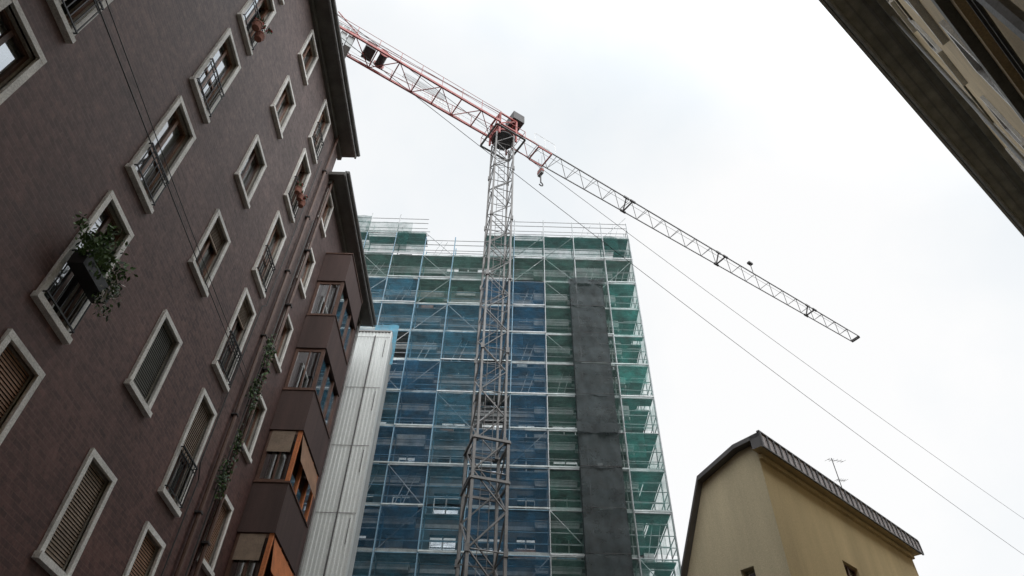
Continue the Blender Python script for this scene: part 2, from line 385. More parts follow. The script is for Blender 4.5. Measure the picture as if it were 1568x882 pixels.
for i,t in enumerate(pt[1:]):
    zt=t*D+H; zl=zt-.205*D
    if zl<0.5: break
    bb.box(b0,b0+.12,.01,bd,zl+.15,zt,'bay'); bb.box(b1-.12,b1,.01,bd,zl+.15,zt,'bay')
    bb.box(b0+.12,b1-.12,bd-.12,bd,zl+.15,zt,'bay')
    bb.box(b0-.01,b1+.01,.01,bd+.01,zl,zl+.15,'bay')
    bb.box(b0-.025,b1+.025,.01,bd+.03,zt,zt+.05,'wooddark')
    zu=(pt[i]-.205)*D+H if i>0 else Z2-.1
    if i==0: zu=zt
    if zu>zt+.3:
        for (uu,nn) in ((b0+.03,bd-.13),(b0+.03,.02),(b1-.13,bd-.13),(b0+(b1-b0)*.33,bd-.13),(b0+(b1-b0)*.66,bd-.13)):
            bb.box(uu,uu+.10,nn,nn+.10,zt+.05,zu,'orange' if i>=3 and nn>.1 else 'wooddark')
        bb.box(b0+.04,b0+.09,.12,bd-.13,zt+.05,zt+.13,'wooddark'); bb.box(b0+.04,b0+.09,.12,bd-.13,zu-.12,zu,'wooddark')
        bb.box(b0+.04,b0+.09,.45,.5,zt+.13,zu-.12,'wooddark')
        bb.poly([(b0+.065,.12,zt+.1),(b0+.065,bd-.13,zt+.1),(b0+.065,bd-.13,zu),(b0+.065,.12,zu)],'glass')
        bb.poly([(b0+.3,bd-.08,zt+.1),(b1-.13,bd-.08,zt+.1),(b1-.13,bd-.08,zu),(b0+.3,bd-.08,zu)],'glass')
        bb.box(b0+.5,b1-.3,.05,bd-.3,zt+.1,zu-.3,'dark')
        if i>=3:
            bb.poly([(b0+.14,bd-.02,zu-.05),(b1-.2,bd-.02,zu-.05),(b1-.2,bd+.10,zt+.75),(b0+.14,bd+.10,zt+.75)],'orange' if i>3 else 'roller_orange')
            bb.poly([(b0+.02,.1,zu-.03),(b0+.02,bd-.2,zu-.03),(b0-.01,bd-.2,zu-.7),(b0-.01,.1,zu-.7)],'roller_brown')
        if i!=2:
            for q in range(2):
                bb.poly([(b0+.2,.2+.25*q,zt+.1),(b0+.24,.3+.25*q,zt+.1),(b0+.24,.3+.25*q,zu),(b0+.2,.2+.25*q,zu)],'curtain')
bb.emit('enclosed_balconies',bld2)
r=MB(O,U,NN)
r.box(A0-.25,A1+.2,-.3,.56,Z2,Z2+.16,'soffit'); r.box(A0-.25,A1+.22,.56,.62,Z2-.05,Z2+.22,'gutter')
r.tube((A0-.25,.67,Z2+.14),(A1+.22,.67,Z2+.14),.07,'gutter',8)
r.box(A0,A1,-.05,.12,Z2-.2,Z2-.003,'soffit')
r.poly([(A0,.6,Z2+.22),(A1+.2,.6,Z2+.22),(A1+.2,-6,Z2+1.8),(A0,-6,Z2+1.8)],'roof')
r.poly([(A1+.2,.56,Z2+.16),(A1+.2,-6,Z2+1.8),(A1+.2,-13,Z2+.1),(A1+.2,-.3,Z2+.1)],'soffit')
r.emit('roof_eaves',bld2)
p=MB(O,U,NN)
p.tube((14.56,.1,0),(14.56,.1,Z2),.05,'wooddark',8); p.tube((A1-.15,.1,0),(A1-.15,.1,Z2),.05,'gutter',8)
p.tube((14.2,.06,5),(14.25,.06,19),.02,'cable')
for k in range(8): p.box(14.48,14.64,0,.17,1+k*2.4,1.05+k*2.4,'craned')
p.emit('downpipes',bld2)
for (u,z,n) in ((14.0,13.2,220),(14.1,10.2,200),(14.05,12.0,220),(13.3,6.2,120),(14.05,9.4,140)):
    e=empty('climbing_plant'); f=MB(); foliage(f,w.T(u,.2,z),(.14,.2,.6),n,.05,['leaf2','leaf2','leaf']); f.emit('leaves',e)

# ================================================================== CORRUGATED WALL BUILDING
cw=empty('corrugated_metal_wall'); m=MB((0,24,0),(1,0,0),(0,-1,0))
x0,x1=-10.5,-5.57; zt=.872*24+H+.3
x=x0; per=.155
while x<x1-.001:
    xa=min(x+per*.45,x1);xb=min(x+per*.55,x1);xc=min(x+per*.9,x1);xd=min(x+per,x1)
    for (p0,n0,p1,n1) in ((x,0,xa,0),(xa,0,xb,.035),(xb,.035,xc,.035),(xc,.035,xd,0)):
        if p1>p0: m.poly([(p0,n0,0),(p1,n1,0),(p1,n1,zt),(p0,n0,zt)],'corr')
    x+=per
m.emit('sheets',cw)
m=MB((0,24,0),(1,0,0),(0,-1,0))
for k in range(8): m.box(x0,x1,.036,.045,2.2+2.9*k,2.225+2.9*k,'gutter')
m.box(x0-.02,x1+.04,-.2,.07,zt,zt+.08,'gutter'); m.box(x1,x1+.05,-.25,.07,0,zt,'corr')
m.box(x0,x1,-1.2,-.2,0,zt-.2,'concrete')
m.tube((-6.25,.1,0),(-6.25,.1,zt-.3),.03,'craned')
for k in range(8): m.tube((-5.75,.07,1+k*2.9),(-5.75,.07,2+k*2.9),.015,'craned')
m.emit('flashings',cw)

# ================================================================== TOWER BEING RENOVATED
tw=empty('apartment_tower')
YS=27.0; LP=1.985; ztop=1.184*YS+H
lifts=[ztop-LP*k for k in range(17) if ztop-LP*k>0.5]
F=MB((0,28.7,0),(1,0,0),(0,-1,0)); G=MB((0,28.7,0),(1,0,0),(0,-1,0))
ops=[]
xw=[-11.2,-9.0,-7.2,-5.2,-3.3,-1.3,.5,2.2,4.3]
for k,zl in enumerate(lifts[1:]):
    for j,xx in enumerate(xw):
        ww=1.15 if j%3 else .8
        ops.append((xx,xx+ww,zl+.45,zl+1.6))
        q=random.random()
        G.poly([(xx,-.2,zl+.45),(xx+ww,-.2,zl+.45),(xx+ww,-.2,zl+1.6),(xx,-.2,zl+1.6)],'glass' if q<.6 else ('curtain' if q<.7 else 'dark'))
        G.poly([(xx,-.5,zl+.45),(xx+ww,-.5,zl+.45),(xx+ww,-.5,zl+1.6),(xx,-.5,zl+1.6)],'dark' if q<.5 else 'concrete')
        G.box(xx+ww/2-.03,xx+ww/2+.03,-.2,-.15,zl+.45,zl+1.6,'white')
        G.box(xx-.03,xx+ww+.03,0,.08,zl+.38,zl+.45,'concrete')
facade(F,-12.5,6.1,0,ztop-LP+.5,ops,'concrete_d',.28,'concrete_d')
F.poly([(6.1,0,0),(6.1,-10,0),(6.1,-10,ztop-LP+.5),(6.1,0,ztop-LP+.5)],'concrete_d')
F.box(-12.5,6.1,-10,-.6,ztop-LP+.3,ztop-LP+.5,'concrete')
F.box(-.6,5.9,-9,-.1,ztop-LP+.5,ztop-.35,'concrete_d')
F.box(-12.5,-6.2,-9,-.1,ztop-LP+.5,ztop-.35,'concrete_d')
F.emit('walls',tw); G.emit('windows',tw)
B=MB((0,28.7,0),(1,0,0),(0,-1,0))
for zl in lifts[1:]:
    for (a,b) in ((1.3,3.2),(3.5,6.0),(-10.9,-9.2),(-7.3,-4.0)):
        B.box(a,b,.06,.42,zl-.14,zl-.02,'concrete'); 
        k=10
        prev=None
        for i in range(k+1):
            t=math.pi*(-.5+i/k); n_=.36+.10*math.cos(t); z_=zl+.36+.36*math.sin(t)
            if prev: B.poly([(a,prev[0],prev[1]),(b,prev[0],prev[1]),(b,n_,z_),(a,n_,z_)],'concrete')
            prev=(n_,z_)
        for uu in (a,b): B.box(uu-.03,uu+.03,.06,.4,zl-.015,zl+.7,'concrete')
    B.box(-12.5,6.1,.003,.05,zl-.10,zl+.08,'concrete')
B.emit('balconies',tw)

# ================================================================== SCAFFOLDING
sc=empty('scaffolding')
S=MB()
xs=[-12.4+1.78*i for i in range(12)]; xs=[x for x in xs if x<6.9]+[7.0]
def topk(x): return 0 if (x<-5.9 or x>-1.0) else 1
yf,yb=YS,YS+1.0
for x in xs:
    zt=lifts[topk(x)]+1.6
    for y in (yf,yb):
        S.tube((x,y,0),(x+random.uniform(-.02,.02),y,zt+random.uniform(-.3,.25)),.034,'galvblue' if (x<1.5 and random.random()<.5) else 'galv')
    S.tube((x,yf-.14,0),(x,yf-.14,zt-1.7),.022,'galvblue' if x<1.5 else 'galv')
for k,zl in enumerate(lifts):
    segs=[(xs[i],xs[i+1]) for i in range(len(xs)-1)]
    for (a,b) in segs:
        mid=(a+b)/2
        if k<topk(mid): continue
        mt='galvblue' if (mid<1.5 and k>2 and random.random()<.6) else 'galv'
        for y in (yf,yb):
            S.tube((a,y,zl),(b,y,zl),.03,mt)
            S.tube((a,y,zl+1.0),(b,y,zl+1.0),.024,mt)
        S.tube((a,yf,zl+.5),(b,yf,zl+.5),.02,mt)
        if k==topk(mid):
            S.tube((a,yf,zl+1.4),(b,yf,zl+1.4),.022,'galv'); S.tube((a,yb,zl+1.4),(b,yb,zl+1.4),.022,'galv'); S.tube((a,yb,zl+.5),(b,yb,zl+.5),.02,'galv')
        S.tube((a,yf,zl),(a,yb,zl),.028,'galv')
        for q in range(3):
            if random.random()<.06: continue
            S.box(a+.02,b-.02,yf+.06+.3*q,yf+.34+.3*q,zl+.03,zl+.075,'plank')
        if random.random()<.9: S.box(a+.01,b-.01,yf+.035,yf+.058,zl+.03,zl+.19,'toe')
        if k>0 and random.random()<.6: S.box(a,b,yf-.20,yf-.165,zl-.01,zl+.05,random.choice(['toe','toe','galv']))
        if random.random()<.35:
            if random.random()<.5: S.tube((a,yf-.04,zl),(b,yf-.04,zl+LP),.022,'galv')
            else: S.tube((b,yf-.04,zl),(a,yf-.04,zl+LP),.022,'galv')
        if random.random()<.15:
            for xx in (a+.4,a+.75): S.tube((xx,yf+.3,zl),(xx+.5,yf+.6,zl+LP),.02,'galv')
        if random.random()<.18: S.box(a+.3,a+random.uniform(.7,1.3),yf+.35,yf+.7,zl+.08,zl+random.uniform(.2,.6),random.choice(['toe','plank','galvblue','wood']))
for x in (xs[1],xs[2]):
    for y in (yf,yb): S.tube((x,y,lifts[0]+1),(x,y,lifts[0]+1.9),.034,'galv')
for zl in lifts: S.tube((7.0,yf,zl+1),(7.0,yb,zl+1),.022,'galv'); S.tube((7.0,yf,zl+.5),(7.0,yb,zl+.5),.022,'galv')
for y in (29.8,31.6,33.4,35.2):
    S.tube((7.0,y,0),(7.0,y,ztop+1),.032,'galv'); S.tube((6.2,y,0),(6.2,y,ztop+1),.032,'galv')
for zl in lifts:
    S.tube((7.0,yb,zl),(7.0,35.2,zl),.028,'galv'); S.tube((7.0,yb,zl+1),(7.0,35.2,zl+1),.022,'galv'); S.box(6.25,6.95,yb,35.2,zl+.03,zl+.08,'plank')
S.emit('tubes_and_planks',sc)

def sheet(mb,x0,x1,z0,z1,y,mat,amp=.04,nx=10,nz=6,ph=0):
    g=[[None]*(nz+1) for _ in range(nx+1)]
    for i in range(nx+1):
        for j in range(nz+1):
            x=x0+(x1-x0)*i/nx; z=z0+(z1-z0)*j/nz
            e=math.sin(math.pi*i/nx)
            d=amp*(math.sin(x*5.1+ph)+.6*math.sin(x*11+z*3+ph))*.6+amp*math.sin(z*3+ph*2)*.5
            sag=-.07*e*math.sin(ph*3) if j in (0,nz) else 0
            g[i][j]=len(mb.v); mb.v.append(Vector((x,y+d,z+sag)))
    for i in range(nx):
        for j in range(nz):
            mb.f.append((g[i][j],g[i+1][j],g[i+1][j+1],g[i][j+1])); mb.m.append(mat)
nt_=MB()
for k,zl in enumerate(lifts):
    if k==0: continue
    for i in range(len(xs)-1):
        a,b=xs[i],xs[i+1]; mid=(a+b)/2
        if k-1<topk(mid): continue
        z0,z1=zl,lifts[k-1]
        if k<=2: mat='green'
        elif mid>6.0: mat='teal'
        elif mid>1.6: mat='green'
        elif mid>-1.2: mat='blue_deep'
        elif mid<-4.4 and k==3: mat='blue'
        else: mat='blue' if random.random()<.75 else 'blue_deep'
        if k==1: mat='greendark'
        if k==3 and -6<mid<-1.5: mat='green'
        if k>8 and 1.6<mid<3.4 and random.random()<.5: mat='blue'
        if random.random()<.06 and mid<6: continue
        sheet(nt_,a+.01,b-.01,z0+random.uniform(-.03,.12),z1+random.uniform(-.14,.02),yf-.10,mat,.035,10,6,random.uniform(0,6))
        if random.random()<.25:
            sheet(nt_,a+.05,a+.05+random.uniform(.5,1.6),z0+random.uniform(0,.8),z1,yf-.16,mat,.05,8,5,random.uniform(0,6))
sheet(nt_,xs[1],xs[2],lifts[0],lifts[0]+1.5,yf-.1,'greendark',.04,10,6,2.0)
sheet(nt_,-9.0,-6.2,lifts[0],lifts[0]+.9,yf-.1,'green',.04,10,4,1.0)
sheet(nt_,-6.6,-5.45,21.6,24.1,24.9,'bluebright',.06,8,8,1.7)
for k in range(1,len(lifts)):
    for j,(ya,yb2) in enumerate(((27.0,28.9),(28.9,31.2),(31.2,35.2))):
        if random.random()<.3: continue
        z0,z1=lifts[k],lifts[k-1]; b=len(nt_.v)
        nt_.v+= [Vector((7.06,ya,z0)),Vector((7.06,yb2,z0)),Vector((7.06,yb2,z1)),Vector((7.06,ya,z1))]; nt_.f.append((b,b+1,b+2,b+3)); nt_.m.append('teal')
nt_.emit('safety_netting',sc,smooth=True)
hs=MB()
zz=29.2; n_=15
for k in range(n_):
    z1=zz-k*zz/n_; z0=zz-(k+1)*zz/n_
    sheet(hs,3.2,5.02,z0,z1,26.45,'darknet',.07,14,10,k*.9)
    for x in (3.2,5.02): hs.poly([(x,26.45,z0),(x,27.0,z0),(x,27.0,z1),(x,26.45,z1)],'darknet',world=True)
    hs.tube((3.2,26.36,z1),(5.02,26.36,z1),.012,'craned')
for z_ in (29.2,19.6): sheet(hs,3.1,5.12,z_-.35,z_+.12,26.28,'darknet',.09,16,4,z_)
hs.emit('hoist_shaft_screen',sc,smooth=True)

# ================================================================== CRANE
cr=empty('tower_crane')
cx,cy=-.80,23.0
C=MB()
def mast(z0,z1,wd,rot,ch,dg,sec,mat):
    R=Matrix.Rotation(rot,3,'Z')
    cs=[R@Vector((sx*wd/2,sy*wd/2,0)) for sx,sy in ((-1,-1),(1,-1),(1,1),(-1,1))]
    base=Vector((cx,cy,0))
    for c in cs: C.beam(base+c+up*z0,base+c+up*z1,ch,ch,mat,up=R@Vector((0,1,0)))
    n=int(round((z1-z0)/sec)); s=(z1-z0)/n
    for i in range(n):
        za=z0+i*s; zb=za+s
        for f in range(4):
            a,b=cs[f],cs[(f+1)%4]
            if i%2==0: C.tube(base+a+up*za,base+b+up*za,dg*.8,mat,5,world=True)
            if (i+f)%2: a,b=b,a
            C.tube(base+a+up*za,base+b+up*zb,dg,mat,5,world=True)
        if i%4==0: 
            for c in cs: C.box(cx+c.x*1.03-.075,cx+c.x*1.03+.075,cy+c.y*1.03-.075,cy+c.y*1.03+.075,za-.14,za+.14,mat)
    for dx in (-.18,.18): C.tube((cx+dx,cy+.3,z0),(cx+dx,cy+.3,z1),.016,mat)
    z=z0
    while z<z1: C.tube((cx-.18,cy+.3,z),(cx+.18,cy+.3,z),.011,mat,4); z+=.35
ZM=36.2+H
mast(0,16.2,1.32,math.radians(16),.11,.036,1.5,'cranegrey')
mast(16.2,ZM,1.08,math.radians(16),.088,.028,1.15,'cranegrey')
for z in (16.1,14.4): 
    R=Matrix.Rotation(math.radians(16),3,'Z')
    cs=[Vector((cx,cy,z))+R@Vector((sx*.72,sy*.72,0)) for sx,sy in ((-1,-1),(1,-1),(1,1),(-1,1))]
    for i in range(4): C.beam(cs[i],cs[(i+1)%4],.08,.10,'cranegrey')
C.emit('mast',cr)
C=MB()
J=Vector((.843,.532,0)).normalized(); K=Vector((-J.y,J.x,0)); ZJ=37.0+H
ctr=Vector((cx,cy,0))
def ring(z,r,h,mat,k=24):
    for i in range(k):
        a=2*math.pi*i/k;b=2*math.pi*(i+1)/k
        p=[(cx+r*math.cos(a),cy+r*math.sin(a)),(cx+r*math.cos(b),cy+r*math.sin(b))]
        C.poly([(*p[0],z),(*p[1],z),(*p[1],z+h),(*p[0],z+h)],mat,world=True)
    for zz_ in (z,z+h): C.poly([(cx+r*math.cos(2*math.pi*i/k),cy+r*math.sin(2*math.pi*i/k),zz_) for i in range(k)],mat,world=True)
ring(ZM,.66,.138,'craned'); ring(ZM+.14,.74,.138,'red'); ring(ZM+.28,.6,.12,'craned')
cs=[ctr+J*(.6*sx)+K*(.55*sy) for sx,sy in ((-1,-1),(1,-1),(1,1),(-1,1))]
for i in range(4):
    a=cs[i];b=cs[(i+1)%4]
    C.beam(a+up*(ZM-.3),a+up*(ZJ+1.2),.10,.10,'red',up=J); 
    for z in (ZM+.4,ZJ,ZJ+1.2): C.beam(a+up*z,b+up*z,.09,.11,'red')
    C.beam(a+up*(ZJ),b+up*(ZJ+1.2),.06,.06,'red')
for i in range(4):
    a=ctr+(cs[i]-ctr)*1.7; b=ctr+(cs[(i+1)%4]-ctr)*1.7
    C.beam(a+up*(ZM-.2),b+up*(ZM-.2),.12,.04,'cranegrey'); C.tube(a+up*(ZM+.7),b+up*(ZM+.7),.02,'red',4,world=True); C.tube(a+up*(ZM-.2),a+up*(ZM+.7),.02,'red',4,world=True)
b0_=ctr+J*.7-K*.2
C.beam(b0_+up*(ZJ+1.3),b0_+up*(ZJ+2.1),1.0,.8,'craned',up=J)
b1_=ctr+J*.2+K*.65; C.beam(b1_+up*(ZM+.5),b1_+up*(ZM+1.1),.3,.3,'craned',up=J)
C.emit('slewing_head',cr)
C=MB()
L0,L1=.7,34.6
def jp(l,side,top):
    taper=1-.35*max(0,(l-3))/31
    return ctr+J*l+K*(side*.55*taper)+up*(ZJ+(1.05*taper if top else 0) - .002*l)
sec=1.5; n=int((L1-L0)/sec)
for i in range(n):
    a=L0+i*sec;b=a+sec; cm='red' if i<1 else 'jibgrey'
    for s_ in (-1,1):
        C.beam(jp(a,s_,0),jp(b,s_,0),.06,.06,cm)
        C.tube(jp(a,s_,0),jp((a+b)/2,0,1),.022,cm,5,world=True); C.tube(jp((a+b)/2,0,1),jp(b,s_,0),.022,cm,5,world=True)
    if i<n-1: C.beam(jp((a+b)/2,0,1),jp((a+b)/2+sec,0,1),.07,.07,cm)
    C.tube(jp(a,-1,0),jp(a,1,0),.018,cm,5,world=True)
C.beam(ctr+J*.7+up*(ZJ+1.15),jp(L0+sec/2,0,1),.1,.1,'red')
e_=L0+n*sec
C.beam(jp(e_,-1,0),jp(e_,1,0),.12,.2,'craned'); C.tube(jp(e_,-1,0),jp(e_-sec/2,0,1),.03,'jibgrey',5,world=True); C.tube(jp(e_,1,0),jp(e_-sec/2,0,1),.03,'jibgrey',5,world=True)
for l in (10.0,18.7,28.3):
    for s_ in (-1,1): C.beam(jp(l-.22,s_,0),jp(l+.22,s_,0),.12,.13,'craned')
    C.beam(jp(l,-1,0),jp(l,1,0),.08,.08,'craned'); C.beam(jp(l-.22,0,1),jp(l+.22,0,1),.12,.12,'craned')
    C.beam(jp(l,-1,0),jp(l,0,1),.07,.07,'craned'); C.beam(jp(l,1,0),jp(l,0,1),.07,.07,'craned')
pl=jp(22.3,0,1); C.tube(pl,pl+up*1.1,.03,'craned',5,world=True); C.beam(pl+up*1.1-J*.2,pl+up*1.1+J*.2,.25,.15,'craned')
for s_ in (-.5,.5):
    for l in (2.2,3.0,3.8): C.tube(jp(l,s_,1)-up*.3,jp(l,s_,1)+up*.7,.014,'white',4,world=True)
    C.tube(jp(2.2,s_,1)+up*.7,jp(3.8,s_,1)+up*.7,.014,'white',4,world=True)
for s_ in (-1,1): C.beam(jp(2.3,s_,0)-up*.12,jp(3.3,s_,0)-up*.12,.06,.12,'red')
for l in (2.3,3.3): C.beam(jp(l,-1,0)-up*.12,jp(l,1,0)-up*.12,.08,.08,'red')
hk=ctr+J*2.8
for d_ in (-.18,.18): C.tube(hk+K*d_+up*(ZJ-.2),hk+K*d_*.7+up*(ZJ-1.6),.014,'craned',4,world=True)
C.beam(hk+up*(ZJ-1.55),hk+up*(ZJ-2.1),.42,.18,'cranegrey',up=J); C.beam(hk+up*(ZJ-1.7),hk+up*(ZJ-1.9),.46,.2,'red',up=J)
C.tube(hk+up*(ZJ-2.1),hk+up*(ZJ-2.9),.045,'craned',6,world=True)
pts=[hk+J*(.15*math.sin(t))+up*(ZJ-3.05+.16*math.cos(t)) for t in [x*.45 for x in range(0,10)]]
for a,b in zip(pts[:-1],pts[1:]): C.tube(a,b,.04,'craned',6,world=True)
C.tube(jp(.8,0,0)+up*.4,jp(33.0,0,0)+up*.35,.012,'craned',4,world=True)
C.emit('jib',cr)
C=MB(); LC=11.6
def cp(l,s_,z=0): return ctr-J*l+K*(s_*.66)+up*(ZJ+z)
n=8
for i in range(n):
    a=.6+(LC-.6)*i/n;b=.6+(LC-.6)*(i+1)/n
    for s_ in (-1,1):
        C.beam(cp(a,s_),cp(b,s_),.09,.18,'red'); 
        C.tube(cp(a,s_,.12),cp(a,s_,1.15),.018,'red',5,world=True)
        C.tube(cp(a,s_,1.15),cp(b,s_,1.15),.016,'red' if s_<0 else 'white',5,world=True); C.tube(cp(a,s_,.65),cp(b,s_,.65),.012,'red' if s_<0 else 'white',5,world=True)
    C.beam(cp(a,-1),cp(a,1),.06,.10,'red')
    C.beam(cp(a,-1 if i%2 else 1),cp(b,1 if i%2 else -1),.04,.05,'red')
C.beam(cp(LC,-1),cp(LC,1),.1,.2,'red')
for i in range(40):
    l=4.2+ i*.07; C.beam(cp(l,-.30,.13),cp(l,.25,.13),.02,.02,'cranegrey')
for q in range(3):
    l=LC-.35-.42*q; C.beam(cp(l,0,.75),cp(l,0,-1.15),1.02 ,.34,'concrete',up=J)
for s_ in (-1,1): C.tube(cp(LC-1.6,s_,.2),cp(LC,s_,1.5),.03,'red',5,world=True)
C.beam(cp(LC,-1,1.15),cp(LC,1,1.15),.05,.05,'red')
C.beam(cp(9.2,0,.2),cp(9.2,0,.9),.8,.6,'craned',up=J); C.tube(cp(8.4,-.6,.45),cp(8.4,.6,.45),.24,'craned',12,world=True)
C.tube(cp(8.4,-.65,.45),cp(8.4,-.6,.45),.34,'red',14,world=True); C.tube(cp(8.4,.6,.45),cp(8.4,.65,.45),.34,'red',14,world=True)
for z in (.5,.75,1.0,1.25,1.5):
    C.tube(cp(2.6,1.45,z),cp(5.2,1.45,z),.012,'white',4,world=True)
for i in range(14):
    l=2.6+2.6*i/13; C.tube(cp(l,1.45,.5),cp(l,1.45,1.5),.012,'white',4,world=True)
for s_ in (-1,1): C.tube(cp(LC-.8,s_,.2),ctr+K*s_*.5+up*(ZJ+1.3),.02,'red',5,world=True)
C.tube(cp(LC,.2,2.0),ctr+up*(ZJ+2.2),.014,'craned',5,world=True); C.tube(cp(LC,.2,.2),cp(LC,.2,2.0),.03,'red',5,world=True)
C.emit('counter_jib',cr)

# ================================================================== YELLOW BUILDING
yb_=empty('yellow_house')
P0=Vector((8.9,20.6,0)); Dv=Vector((.7507,.6606,0)).normalized(); Tv=Vector((-Dv.y,Dv.x,0))
prof=[(0,15.6),(1.1,15.57),(2.8,15.0),(4.15,11.9),(4.75,8.5)]
Y=MB(P0,Dv,-Tv)
Lh=12.2; g0=.32; t0=.38
def pz(t,off):
    for (a,za),(b,zb) in zip(prof[:-1],prof[1:]):
        if a<=t<=b: return za+(zb-za)*(t-a)/(b-a)-off
    return prof[-1][1]-off
gt=[t0,1.1,1.55,2.05,2.8,3.6,4.15,4.55]
for a,b in zip(gt[:-1],gt[1:]):
    za,zb=pz(a,.12),pz(b,.12)
    if a==1.55:
        Y.poly([(g0,-a,0),(g0,-b,0),(g0,-b,9.9),(g0,-a,9.9)],'cream'); Y.poly([(g0,-a,11.35),(g0,-b,11.35),(g0,-b,zb),(g0,-a,za)],'cream')
        for tt in (a,b): Y.poly([(g0,-tt,9.9),(g0+.3,-tt,9.9),(g0+.3,-tt,11.35),(g0,-tt,11.35)],'cream')
        Y.poly([(g0,-a,11.35),(g0,-b,11.35),(g0+.3,-b,11.35),(g0+.3,-a,11.35)],'cream'); Y.poly([(g0+.25,-a,9.9),(g0+.25,-b,9.9),(g0+.25,-b,11.35),(g0+.25,-a,11.35)],'glass'); Y.poly([(g0+.4,-a,9.9),(g0+.4,-b,9.9),(g0+.4,-b,11.35),(g0+.4,-a,11.35)],'dark')
    else: Y.poly([(g0,-a,0),(g0,-b,0),(g0,-b,zb),(g0,-a,za)],'cream')
Y.poly([(g0,-4.55,0),(Lh-.3,-4.55,0),(Lh-.3,-4.55,9),(g0,-4.55,9)],'cream')
sf=MB(P0-(-Tv)*t0,Dv,-Tv)
wo=[(4.55,5.65,10.9,12.5),(8.2,9.3,10.9,12.5),(4.55,5.65,7.6,9.2),(8.2,9.3,7.6,9.2),(1.5,2.5,7.6,9.2)]
facade(sf,g0,Lh-.3,0,15.2,wo,'yellow',.22,'yellow')
for o in wo:
    a,b,c,d=o
    sf.poly([(a,-.6,c),(b,-.6,c),(b,-.6,d),(a,-.6,d)],'dark'); sf.poly([(a,-.17,c),(b,-.17,c),(b,-.17,d),(a,-.17,d)],'glass')
    sf.box(a,a+.07,-.2,-.12,c,d,'wooddark'); sf.box(b-.07,b,-.2,-.12,c,d,'wooddark'); sf.box((a+b)/2-.04,(a+b)/2+.04,-.2,-.12,c,d,'wooddark'); sf.box(a+.07,b-.07,-.2,-.12,d-.07,d,'wooddark')
    sf.box(a-.06,b+.06,0,.07,c-.08,c,'stone')
sf.poly([(Lh-.3,0,0),(Lh-.3,-4.2,0),(Lh-.3,-4.2,11.9),(Lh-.3,-2.4,15),(Lh-.3,0,15.4)],'yellow')
Y.emit('gable_wall',yb_); sf.emit('street_wall',yb_)
R_=MB(P0,Dv,-Tv)
for (a,za),(b,zb) in zip(prof[:-1],prof[1:]):
    R_.poly([(0,-a,za),(Lh,-a,za),(Lh,-b,zb),(0,-b,zb)],'metalroof')
    R_.poly([(0,-a,za),(0,-b,zb),(0,-b,zb-.17),(0,-a,za-.17)],'metaldark')
    R_.poly([(0,-a,za-.17),(0,-b,zb-.17),(g0,-b,zb-.17),(g0,-a,za-.17)],'metaldark')
    R_.poly([(Lh,-a,za),(Lh,-b,zb),(Lh,-b,zb-.17),(Lh,-a,za-.17)],'metaldark')
zt=15.6; zb=zt-.58
R_.poly([(0,0,zt),(Lh,0,zt),(Lh,.03,zb),(0,.03,zb)],'metalroof')
R_.poly([(0,.03,zb),(Lh,.03,zb),(Lh,-t0-.01,zb+.02),(0,-t0-.01,zb+.02)],'yellow')
R_.poly([(0,0,zt),(0,.03,zb),(0,-t0,zb+.02),(0,-t0,zt-.02)],'metaldark'); R_.poly([(Lh,0,zt),(Lh,.03,zb),(Lh,-t0,zb+.02),(Lh,-t0,zt)],'metaldark')
R_.box(-.02,Lh+.02,-.06,.05,zt,zt+.05,'metaldark'); R_.box(-.02,Lh+.02,.0,.06,zb-.05,zb,'metaldark')
k=0
while k*.42<Lh:
    u=k*.42; R_.box(u,u+.07,.0,.06,zb+.003,zt-.003,'metaldark'); k+=1
R_.box(g0,Lh-.3,-t0,-t0+.12,zb-.22,zb-.05,'yellow')
R_.emit('roof',yb_)
an=empty('tv_antenna'); A=MB()
a0=Vector((14.65,26.95,15.4)); A.tube(a0,a0+up*3.2,.02,'craned',5,world=True)
for (z,l) in ((3.1,.9),(2.1,.5)):
    c=a0+up*z; d1=Vector((.8,.5,.25)).normalized(); A.tube(c-d1*l*.4,c+d1*l,.010,'craned',4,world=True)
    for q in range(5):
        p_=c-d1*l*.4+d1*(l*1.4*q/4); A.tube(p_-Vector((-.3,.5,0))*.25,p_+Vector((-.3,.5,0))*.25,.006,'craned',4,world=True)
A.emit('mast',an)

# ================================================================== RIGHT BUILDING
rb=empty('corner_apartment_building')
D2=Vector((.777,.629,0)).normalized(); N2=Vector((D2.y,-D2.x,0))
Rr=MB(N2*.75,D2,-N2); Rw=MB(N2*.75,D2,-N2)
ZE=24.0+H
ops=[];wl=[]
for fl in range(4):
    zb=10.2+3.6*fl
    for k in range(11):
        u0=-6+4.6*k+(.4 if fl%2 else 0)
        ops.append((u0+.12,u0+1.13,zb+.12,zb+1.85)); wl.append((u0,u0+1.25,zb,zb+1.97,random.choice(['glass','glass','roller_brown','roller_gray'])))
facade(Rr,-8,52,0,ZE,ops,'beige',.28,'beige')
Rr.box(-8,52,-10,-.78,0,ZE,'dark')
Rr.emit('walls',rb)
for x in wl: window(Rw,*x,trim='white',fw=.12,wood='wooddark',P=.07)
Rw.emit('windows',rb)
E=MB(N2*.75,D2,-N2)
ov=1.49
E.box(-8,52,-.3,ov-.10,ZE,ZE+.18,'greygreen')
E.box(-8,52,ov-.10,ov,ZE-.10,ZE+.3,'gutter'); E.tube((-8,ov-.2,ZE-.05),(52,ov-.2,ZE-.05),.09,'gutter',8)
E.box(-8,52,.45,.55,ZE-.06,ZE-.003,'soffit'); E.box(-8,52,.86,.92,ZE-.04,ZE-.003,'soffit')
E.box(-8,52,0,.22,ZE-.45,ZE-.07,'greygreen')
for (z,pn,h,mt) in ((8.6,.22,.28,'greygreen'),(8.35,.12,.24,'beige'),(19.2,.05,.22,'greygreen')):
    E.box(-8,52,0.001,pn,z,z+h,mt)
